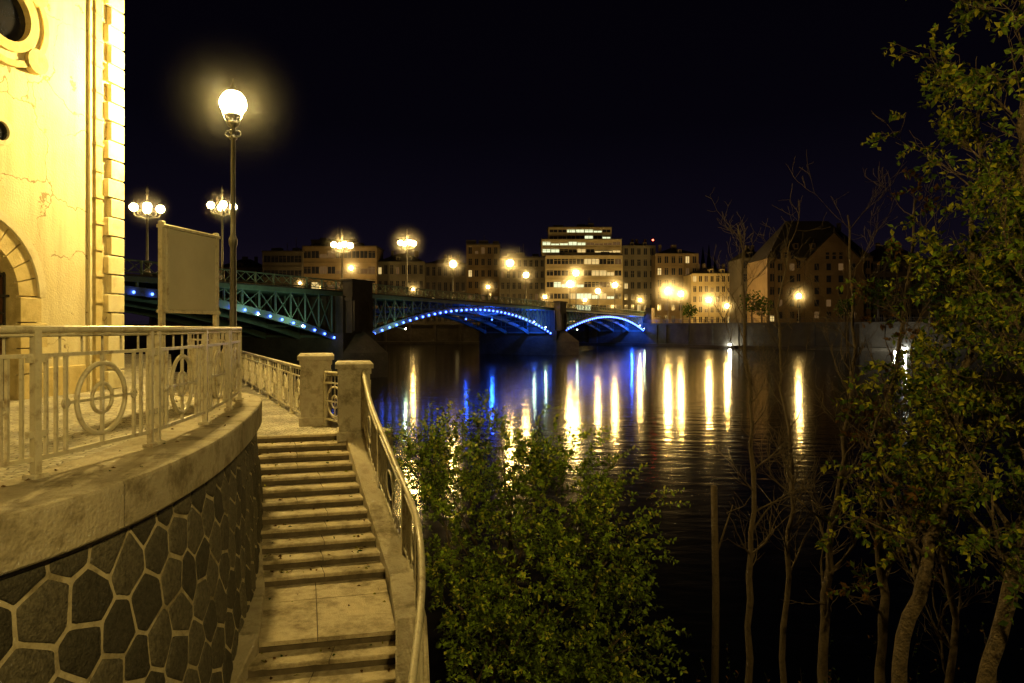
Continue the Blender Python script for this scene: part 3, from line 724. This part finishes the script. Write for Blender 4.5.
# ------------------------------------------------------------ far buildings
def wallcol(i,c):
    k='bw%d'%i
    if k not in M: M[k]=surf('facade_%d'%i,tuple(x*.65 for x in c),c,0.15,0.9,0.1)
    return k
def fbuild(name,p0,p1,ytop,Y,ci,col,floors,cols,lit=0.3,depth=14,roofh=0,zb=2.2,winmats=('winY','winD','winD'),seed=0,hip=True,band=False):
    r=random.Random(seed+int(p0)); x0=(p0-512)/F*Y; x1=(p1-512)/F*Y; zt=CZ+(HZ-ytop)/F*Y
    e=empty(name); wm=wallcol(ci,col); mb=MB()
    mb.prism([(x0,Y),(x1,Y),(x1,Y+depth),(x0,Y+depth)],zb-0.5,zt,wm); fh=(zt-zb)/floors; cw=(x1-x0)/cols
    for f in range(1,floors+1):
        mb.box(((x0+x1)/2,Y-0.1,zb+f*fh-0.1),(x1-x0+0.3,0.35 if not band else 0.9,0.25 if f<floors else 0.6),wm)
    for c in range(cols+1):
        if (not band and c%2==0) or c==cols or c==0: mb.box((x0+c*cw,Y-0.06,(zb+zt)/2),(0.5,0.22,zt-zb-0.6),wm)
    mb.obj('walls',e)
    wb=MB(); fr=MB()
    for f in range(floors):
        run=None
        for c in range(cols):
            cx=x0+(c+0.5)*cw; cz=zb+(f+0.52)*fh; w=cw*(0.5 if not band else 0.9); h=fh*(0.56 if not band else 0.45)
            if band and run and r.random()<0.6: mt=run
            else: mt=r.choice(winmats) if r.random()<lit else 'glassd'
            run=mt if mt!='glassd' else None
            wb.add([(cx-w/2,Y-0.03,cz-h/2),(cx+w/2,Y-0.03,cz-h/2),(cx+w/2,Y-0.03,cz+h/2),(cx-w/2,Y-0.03,cz+h/2)],[(0,1,2,3)],mt)
            fr.box((cx,Y-0.05,cz),(0.12,0.06,h),wm); fr.box((cx,Y-0.12,cz-h/2-0.12),(w+0.3,0.3,0.16),wm)
            if r.random()<.5: fr.box((cx,Y-0.06,cz+h*r.uniform(.1,.4)),(w,0.05,0.1),wm)
            if mt!='glassd' and r.random()<.5: hh=h*r.uniform(.2,.6); fr.box((cx,Y-0.045,cz+h/2-hh/2),(w*.98,0.02,hh),wm)
    wb.obj('windows',e); fr.obj('window_frames',e)
    rb=MB()
    if roofh>0:
        i=min((x1-x0)/2*0.98,depth/2) if hip else 0
        vs=[(x0-.4,Y-.4,zt),(x1+.4,Y-.4,zt),(x1+.4,Y+depth+.4,zt),(x0-.4,Y+depth+.4,zt),(x0+i,Y+depth/2,zt+roofh),(x1-i,Y+depth/2,zt+roofh)]
        rb.add(vs,[(0,1,5,4),(1,2,5),(2,3,4,5),(3,0,4)],'roof')
        for c in range(1,cols,2):
            cx=x0+(c+0.5)*cw
            if x0+i*.6<cx<x1-i*.6: rb.box((cx,Y+depth*0.15,zt+roofh*.3),(1.4,2.2,1.8),wm); rb.box((cx,Y+depth*.15-1.15,zt+roofh*.3),(0.9,0.06,1.2),'glassd')
        for k in range(3): rb.box((x0+(x1-x0)*r.uniform(.15,.85),Y+depth/2,zt+roofh*.8+.6),(1,1,2.4),'bstone')
    else:
        rb.box(((x0+x1)/2,Y+depth/2,zt+0.25),(x1-x0+0.8,depth+0.8,0.5),'roof')
        for k in range(4): rb.box((x0+(x1-x0)*r.uniform(.1,.9),Y+r.uniform(2,depth-2),zt+1.1),(r.uniform(1.5,4),3,r.uniform(1,2.2)),'roof')
        for k in range(2): 
            xx=x0+(x1-x0)*r.uniform(.2,.8); rb.bar((xx,Y+4,zt),(xx,Y+4,zt+r.uniform(3,6)),0.15,'roof')
    rb.obj('roof',e); return e
BR=(0.13,0.095,0.055); CR=(0.34,0.29,0.19); GY=(0.11,0.10,0.08); PL=(0.42,0.34,0.19); DK=(0.07,0.06,0.05)
fbuild('apartment_building',150,215,275,262,1,GY,4,8,0.04,roofh=3)
fbuild('apartment_building',215,262,268,258,2,BR,4,7,0.05,roofh=4)
fbuild('office_building',263,302,252,250,6,DK,5,5,0.10,band=True)
fbuild('office_building',303,376,247,252,2,BR,5,9,0.25,band=True,winmats=('winY','winD','winW'))
fbuild('office_building',312,352,241,256,6,DK,1,6,0.0,zb=29,band=True)
fbuild('apartment_building',377,424,262,256,1,GY,4,8,0.08,roofh=4)
fbuild('apartment_building',425,466,264,258,6,DK,4,7,0.12,roofh=3)
fbuild('tower_block',467,499,245,262,2,BR,7,5,0.08)
fbuild('grand_hotel',500,545,258,258,1,GY,6,8,0.2)
fbuild('grand_hotel',546,622,256,254,3,CR,6,10,0.32,band=True,winmats=('winY','winD','winW'))
fbuild('hotel_upper_storeys',542,621,240,257,3,CR,2,9,0.55,zb=28.8,depth=14,band=True,winmats=('winW','winY','winD'))
fbuild('hotel_penthouse',549,611,228,261,3,CR,2,7,0.3,zb=34.6,depth=9,winmats=('winW','winD'),band=True)
fbuild('apartment_building',623,655,246,258,1,GY,7,5,0.15,roofh=2)
fbuild('apartment_building',656,698,254,250,2,BR,6,6,0.3,roofh=3)
fbuild('corner_house',692,738,274,238,4,PL,5,8,0.35,roofh=3)
fbuild('terraced_house',742,768,258,225,6,DK,5,4,0.08,roofh=4)
fbuild('terraced_house',872,930,262,205,6,DK,5,9,0.0,roofh=6)
fbuild('terraced_house',932,1010,268,200,6,DK,5,11,0.0,roofh=5)
fbuild('terraced_house',1012,1100,262,195,1,GY,5,11,0.0,roofh=6)
Yg=205
e=fbuild('gabled_town_house',768,872,258,Yg,5,(0.13,0.088,0.044),5,12,0.10,depth=18,roofh=12.5,winmats=('winD','winY','winD'))
mb=MB()
def gable(px0,px1,pyb,pyp,o):
    x0=(px0-512)/F*Yg;x1=(px1-512)/F*Yg;zb=CZ+(HZ-pyb)/F*Yg;zp=CZ+(HZ-pyp)/F*Yg; xm=(x0+x1)/2
    y0=Yg-o;y1=Yg+8
    mb.add([(x0,y0,zb),(x1,y0,zb),(xm,y0,zp),(x0,y1,zb),(x1,y1,zb),(xm,y1,zp)],[(0,1,2),(0,2,5,3),(1,4,5,2)],'bw5')
    mb.add([(x0-.4,y0-.2,zb),(xm,y0-.2,zp+.6),(xm,y1,zp+.6),(x0-.4,y1,zb)],[(0,1,2,3)],'roof'); mb.add([(x1+.4,y0-.2,zb),(xm,y0-.2,zp+.6),(xm,y1,zp+.6),(x1+.4,y1,zb)],[(0,1,2,3)],'roof')
    for k in range(1,4):
        zz=zb+(zp-zb)*k/4.5; hw=(x1-x0)/2*(1-k/4.5)*0.6; mb.box((xm,y0-.06,zz),(hw*2,0.12,0.3),'bw5')
    for dx in (-2,0,2): mb.box((xm+dx,y0-.03,zb+1.8),(1.0,0.08,2.0),'glassd')
    mb.lathe((xm,y0,zp),[(0.25,0),(0.2,1.2),(0.02,2.6)],'roof',6)
    mb.box((xm,y0+0.1,(2.2+zb)/2),((x1-x0),o*1.0,zb-2.2-0.1),'bw5')
    for f in range(5):
        for dx in (-5.4,-1.8,1.8,5.4):
            if abs(dx)<(x1-x0)/2-.8: mb.box((xm+dx,y0-0.42,5.0+f*3.6),(1.3,0.1,2.0),'winD' if (f+int(dx))%5==0 else 'glassd')
gable(804,862,262,233,0.8)
gable(774,796,262,246,0.5)
mb.obj('gable',e)
mb=MB()
for px,yt in ((703,248),(709,246),(715,258)):
    x=(px-512)/F*900; zt=CZ+(HZ-yt)/F*900
    mb.lathe((x,900,2),[(4,0),(4,zt*0.72),(3,zt*.74),(3,zt*.78),(0.2,zt)],'bw1',8,False)
mb.box(((722-512)/F*900,905,32),(40,20,64),'bw1'); mb.obj('cathedral')
mb=MB(); p=W(653,240,262); mb.bar((p.x,p.y,p.z-5),p,0.2,'roof'); mb.sphere(p,0.3,'aviation',6,4); mb.obj('rooftop_mast')

# ------------------------------------------------------------ near bank terrain
def bankz(x,y):
    zz=-0.5-0.42*max(0,y)
    zz=max(zz,-4.9)
    zz+=0.10*math.sin(x*2.1+y*1.3)+0.07*math.sin(x*4.7-y*3.1)
    if x<0.5 and y>3: zz=min(zz,-1.6-0.12*(12-y)*1.0 -0.35)  if y<12 else zz
    return zz
mb=MB(); vs=[];fs=[]; nx,ny=70,70
X0,X1,Y0,Y1=-1.35,42,-14,15
for j in range(ny+1):
    for i in range(nx+1):
        x=X0+(X1-X0)*(i/nx)**1.5; y=Y0+(Y1-Y0)*(j/ny)
        vs.append((x,y,bankz(x,y)))
for j in range(ny):
    for i in range(nx): a=j*(nx+1)+i; fs.append((a,a+1,a+nx+2,a+nx+1))
mb.add(vs,fs,'soil',True)
mb.obj('riverbank_soil')

# ------------------------------------------------------------ foliage
def railX(y): return -2.72+(12.5-y)*0.366 if y>7.8 else -0.95
def leaf(mb,p,d,L,w,mat,rnd):
    d=d.normalized(); s=d.cross(Vector((rnd.gauss(0,1),rnd.gauss(0,1),rnd.gauss(0,1)+1.2)))
    if s.length<1e-3: return
    s.normalize(); nn=s.cross(d)
    a=p; b_=p+d*L*0.45+s*w+nn*w*0.35; c=p+d*L-nn*L*0.08; e_=p+d*L*0.45-s*w+nn*w*0.35
    mb.add([a,b_,c,e_],[(0,1,2),(0,2,3)],mat)
def shoot(mb,p,d,L,nl,ls,mats,rnd,r=0.006,droop=0.1,twig='bark',clip=False):
    pts=[p.copy()]; q=p.copy(); dd=d.normalized(); k=5
    for i in range(k):
        dd=(dd+Vector((rnd.gauss(0,.15),rnd.gauss(0,.15),rnd.gauss(0,.15)-droop))).normalized(); q=q+dd*(L/k); pts.append(q.copy())
    if clip and (pts[-1].x<railX(pts[-1].y)+0.16 or p.x<railX(p.y)+0.16): return
    mb.tube(pts,[r*(1-i/(k+1)) for i in range(k+1)],3,twig,True,False)
    for i in range(nl):
        t=(i+0.5)/nl*0.95+0.05; a=t*k; j=min(int(a),k-1); pp=pts[j].lerp(pts[j+1],a-j)
        ax=(pts[j+1]-pts[j]).normalized(); side=ax.cross(Vector((rnd.gauss(0,1),rnd.gauss(0,1),rnd.gauss(0,1)))).normalized()
        l=ls*rnd.uniform(0.6,1.25)
        leaf(mb,pp,ax*0.5+side,l,l*0.3,rnd.choice(mats),rnd)
rnd=random.Random(11)
mb=MB()
blobs=[]
for px,py,Y,rp in ((415,468,10.2,56),(450,458,10.0,52),(500,462,9.6,60),(560,495,9.0,66),(604,540,8.6,70),(450,530,9.0,84),(545,590,8.2,100),(450,610,7.9,66),(618,640,7.8,68),(500,670,7.6,100),(590,720,7.4,90),(545,455,9.6,36),(392,452,11.0,30)):
    blobs.append((W(px,py,Y),rp/F*Y))
base=Vector((0.1,8.6,-4.2))
for c,r in blobs:
    ns=int(165*(r/0.9)**2)
    for i in range(ns):
        v=Vector((rnd.gauss(0,1),rnd.gauss(0,1),rnd.gauss(0,1)+0.15)).normalized()
        rad=r*rnd.uniform(0.5,1.0)*(1+0.18*math.sin(v.x*5+v.z*4+c.x*3))
        end=c+v*rad
        d=(v*0.8+(end-base).normalized()*0.5+Vector((0,0,0.1))).normalized()
        Ls=rnd.uniform(0.22,0.42); p=end-d*Ls*0.7
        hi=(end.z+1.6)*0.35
        shade='bushB' if rnd.random()<0.45-hi*.3 else 'bushA'  # paler leaves higher up, darker below: lamplight put into the leaf colour
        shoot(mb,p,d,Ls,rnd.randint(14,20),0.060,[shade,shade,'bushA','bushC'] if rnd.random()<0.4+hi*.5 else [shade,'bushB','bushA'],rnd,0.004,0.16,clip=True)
for i in range(46):
    c,r=rnd.choice(blobs[:8]); v=Vector((rnd.gauss(0,1),rnd.gauss(0,.6),abs(rnd.gauss(0,1))+.2)).normalized()
    shoot(mb,c+v*r*0.85,v+Vector((0,0,.3)),rnd.uniform(.3,.6),18,0.055,['bushA','bushA','bushC'],rnd,0.005,0.12,clip=True)
for i in range(26):
    c,r=rnd.choice(blobs); e_=c+Vector((rnd.uniform(-.4,.4),rnd.uniform(-.4,.4),rnd.uniform(-.2,.3)))*r
    if e_.x<railX(e_.y)+.3: continue
    b0=base+Vector((rnd.uniform(-.8,.8),rnd.uniform(-.6,.6),0))
    mb.tube([b0,b0.lerp(e_,.5)+Vector((0,0,.25)),e_],[0.03,0.02,0.008],5,'bark')
mb.obj('riverside_bush')
mb=MB(); rl=random.Random(8)
for i in range(170):
    k=min(int(abs(rl.gauss(0,1))*6)+rl.choice([0,6,10]),len(lev)-1); k=max(k,1)
    t=rl.choice([rl.uniform(.03,.25),rl.uniform(.75,.97),rl.random()]); u=rl.uniform(.15,.9)
    a=Lf[k-1].lerp(Rt[k-1],t); b_=Lf[k].lerp(Rt[k],t); p=a.lerp(b_,u); p.z=lev[k]+0.008
    leaf(mb,p,Vector((rl.gauss(0,1),rl.gauss(0,1),rl.uniform(-.05,.15))),rl.uniform(.035,.08),.018,rl.choice(['leafD','leafD','leafB','leafC']),rl)
for i in range(90):
    s=rl.uniform(4,acc[-1]-2); pp,t=along(s,True); nn=Vector((t.y,-t.x,0)); p=pp-nn*rl.uniform(.1,1.6); p.z=0.025
    leaf(mb,p,Vector((rl.gauss(0,1),rl.gauss(0,1),0.05)),rl.uniform(.03,.06),.014,rl.choice(['leafD','leafB']),rl)
mb.obj('fallen_leaves')

def tree(name,path,r0,rnd,nbr=18,leafy=0.0,mats=('leafA','leafC'),blen=1.2,ls=0.09,lower=0.15,bk='bark',nsh=2):
    mb=MB(); P=catmull(path,6); n=len(P)
    for i in range(1,n-1): P[i]=P[i]+Vector((rnd.gauss(0,.022),rnd.gauss(0,.022),0))
    rad=[r0*(1-0.85*(i/(n-1)))*rnd.uniform(.9,1.12) for i in range(n)]
    mb.tube(P,rad,9,bk)
    def branch(p,d,L,r,depth):
        pts=[p.copy()];q=p.copy();dd=d.normalized();k=6
        for i in range(k):
            dd=(dd+Vector((rnd.gauss(0,.16),rnd.gauss(0,.16),rnd.gauss(0,.12)+0.06))).normalized(); q=q+dd*L/k; pts.append(q.copy())
        mb.tube(pts,[max(0.0025,r*(1-.8*i/k)) for i in range(k+1)],5 if depth==0 else 3,bk,True,False)
        if depth<2:
            for j in range(rnd.randint(3,5)):
                i=rnd.randint(1,k); t=Vector((rnd.gauss(0,1),rnd.gauss(0,1),rnd.gauss(0,.7)+.3)).normalized()
                ax=(pts[i]-pts[i-1]).normalized(); branch(pts[i],ax*0.8+t*0.8,L*rnd.uniform(.4,.65),r*0.5,depth+1)
        if leafy>0 and depth>=1 and rnd.random()<leafy:
            for j in range(nsh):
                i=rnd.randint(2,k); shoot(mb,pts[i],(pts[i]-pts[i-1])+Vector((rnd.gauss(0,.05),rnd.gauss(0,.05),-.02)),rnd.uniform(.2,.4),rnd.randint(9,15),ls,list(mats),rnd,0.004,0.15)
    for b_ in range(nbr):
        t=lower+(1-lower)*((b_+rnd.random())/nbr); i=min(int(t*(n-1)),n-2); p=P[i]
        v=Vector((rnd.gauss(0,1),rnd.gauss(0,1),0)).normalized(); d=v*0.8+Vector((0,0,0.75))
        branch(p,d,blen*(1.15-0.6*t)*rnd.uniform(.6,1.2),max(.006,rad[i]*0.45),0)
    return mb.obj(name)
rt=random.Random(21)
tree('bare_tree',[W(749,760,9.0),W(749,600,9.0),W(752,470,9.1),W(746,340,9.2),W(738,225,9.3)],0.05,rt,22,0,blen=1.0,lower=0.3)
tree('bare_tree',[W(783,760,10.0),W(786,600,10.0),W(793,470,10.1),W(778,350,10.2),W(790,240,10.3)],0.05,rt,22,0,blen=1.2,lower=0.3)
tree('bare_tree',[W(822,770,9.0),W(826,620,9.0),W(840,480,9.2),W(853,350,9.4),W(848,215,9.6)],0.07,rt,24,0.0,('leafB','leafD'),1.3,lower=0.25)
tree('bare_tree',[W(876,770,8.5),W(884,620,8.5),W(880,480,8.6),W(898,350,8.8),W(915,200,9.0)],0.07,rt,24,0.08,('leafA','leafD'),1.2,lower=0.25)
mb=MB(); mb.tube([W(714,760,8.5),W(716,600,8.5),W(714,486,8.5)],[0.05,0.045,0.04],7,'bark'); mb.tube([W(715,560,8.5),W(728,520,8.6),W(733,505,8.6)],[0.015,0.01,0.006],5,'bark'); mb.obj('tree_stump')
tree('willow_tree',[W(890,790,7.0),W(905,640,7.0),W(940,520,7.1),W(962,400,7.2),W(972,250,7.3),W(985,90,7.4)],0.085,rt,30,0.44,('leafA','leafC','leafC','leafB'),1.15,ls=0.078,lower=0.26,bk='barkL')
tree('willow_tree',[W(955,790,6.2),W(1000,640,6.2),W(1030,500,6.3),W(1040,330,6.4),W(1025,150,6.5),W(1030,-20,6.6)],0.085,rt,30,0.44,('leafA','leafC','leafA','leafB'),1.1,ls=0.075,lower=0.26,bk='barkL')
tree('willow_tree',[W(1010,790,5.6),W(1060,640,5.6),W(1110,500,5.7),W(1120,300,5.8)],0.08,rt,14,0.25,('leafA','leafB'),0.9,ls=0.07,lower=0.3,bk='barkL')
tree('bare_tree',[W(930,790,7.6),W(955,620,7.6),W(925,470,7.6),W(940,330,7.7)],0.05,rt,16,0.05,('leafB','leafD'),0.9,lower=0.2)
mb=MB()
for i in range(420):
    x=rt.uniform(1.6,9); y=rt.uniform(6.2,12.5); p=Vector((x,y,bankz(x,y)))
    shoot(mb,p,Vector((rt.gauss(0,.4),rt.gauss(0,.4),1)),rt.uniform(.3,.9),rt.randint(4,12),0.06,['leafB','leafD','leafB'],rt,0.006,0.05)
mb.obj('bank_undergrowth')
mb=MB()
for px,Y,h in ((752,190,9),(762,186,7),(690,206,6),(878,165,10),(930,156,11),(985,150,10),(845,172,6)):
    p=W(px,HZ,Y); p.z=2.2; mb.tube([p,p+Vector((0,0,h*.4)),p+Vector((.4,0,h*.8))],[.25,.18,.05],5,'bark')
    for i in range(260):
        v=Vector((rt.gauss(0,1),rt.gauss(0,1),rt.gauss(0,1))).normalized()*h*.38*rt.uniform(.4,1.05); leaf(mb,p+Vector((0,0,h*.7))+v,Vector((rt.gauss(0,1),rt.gauss(0,1),rt.gauss(0,1))),rt.uniform(.5,1.0),.25,'leafB',rt)
mb.obj('distant_trees')

# ------------------------------------------------------------ world, moon
w=bpy.data.worlds.new("World"); scene.world=w; w.use_nodes=True; nt=w.node_tree; nt.nodes.clear()
out=nt.nodes.new('ShaderNodeOutputWorld'); bg=nt.nodes.new('ShaderNodeBackground')
tc=nt.nodes.new('ShaderNodeTexCoord'); sp=nt.nodes.new('ShaderNodeSeparateXYZ'); nt.links.new(tc.outputs['Generated'],sp.inputs[0])
r=ramp(nt,sp.outputs[2],[(0.0,(0.0100,0.0065,0.0130)),(0.12,(0.0036,0.0026,0.0066)),(0.28,(0.0013,0.0009,0.0028)),(0.6,(0.0006,0.0004,0.0012))])
nt.links.new(r.outputs[0],bg.inputs[0]); bg.inputs[1].default_value=1.0; nt.links.new(bg.outputs[0],out.inputs[0])
sl=bpy.data.lights.new('moonlight','SUN'); sl.energy=0.003; sl.angle=math.radians(0.5); sl.color=(0.7,0.8,1)
so=bpy.data.objects.new('moonlight',sl); so.rotation_euler=(math.radians(50),0,math.radians(40)); scene.collection.objects.link(so)

# ------------------------------------------------------------ camera
cd=bpy.data.cameras.new('camera'); cd.lens=24; cd.sensor_width=36; cd.clip_end=8000; cd.clip_start=0.05
cd.shift_y=-(341.5-HZ)/1024
co=bpy.data.objects.new('camera',cd); co.location=(0,0,CZ); co.rotation_euler=(math.radians(90),0,0); scene.collection.objects.link(co); scene.camera=co
scene.view_settings.view_transform='Standard'; scene.view_settings.look='None'; scene.view_settings.exposure=0
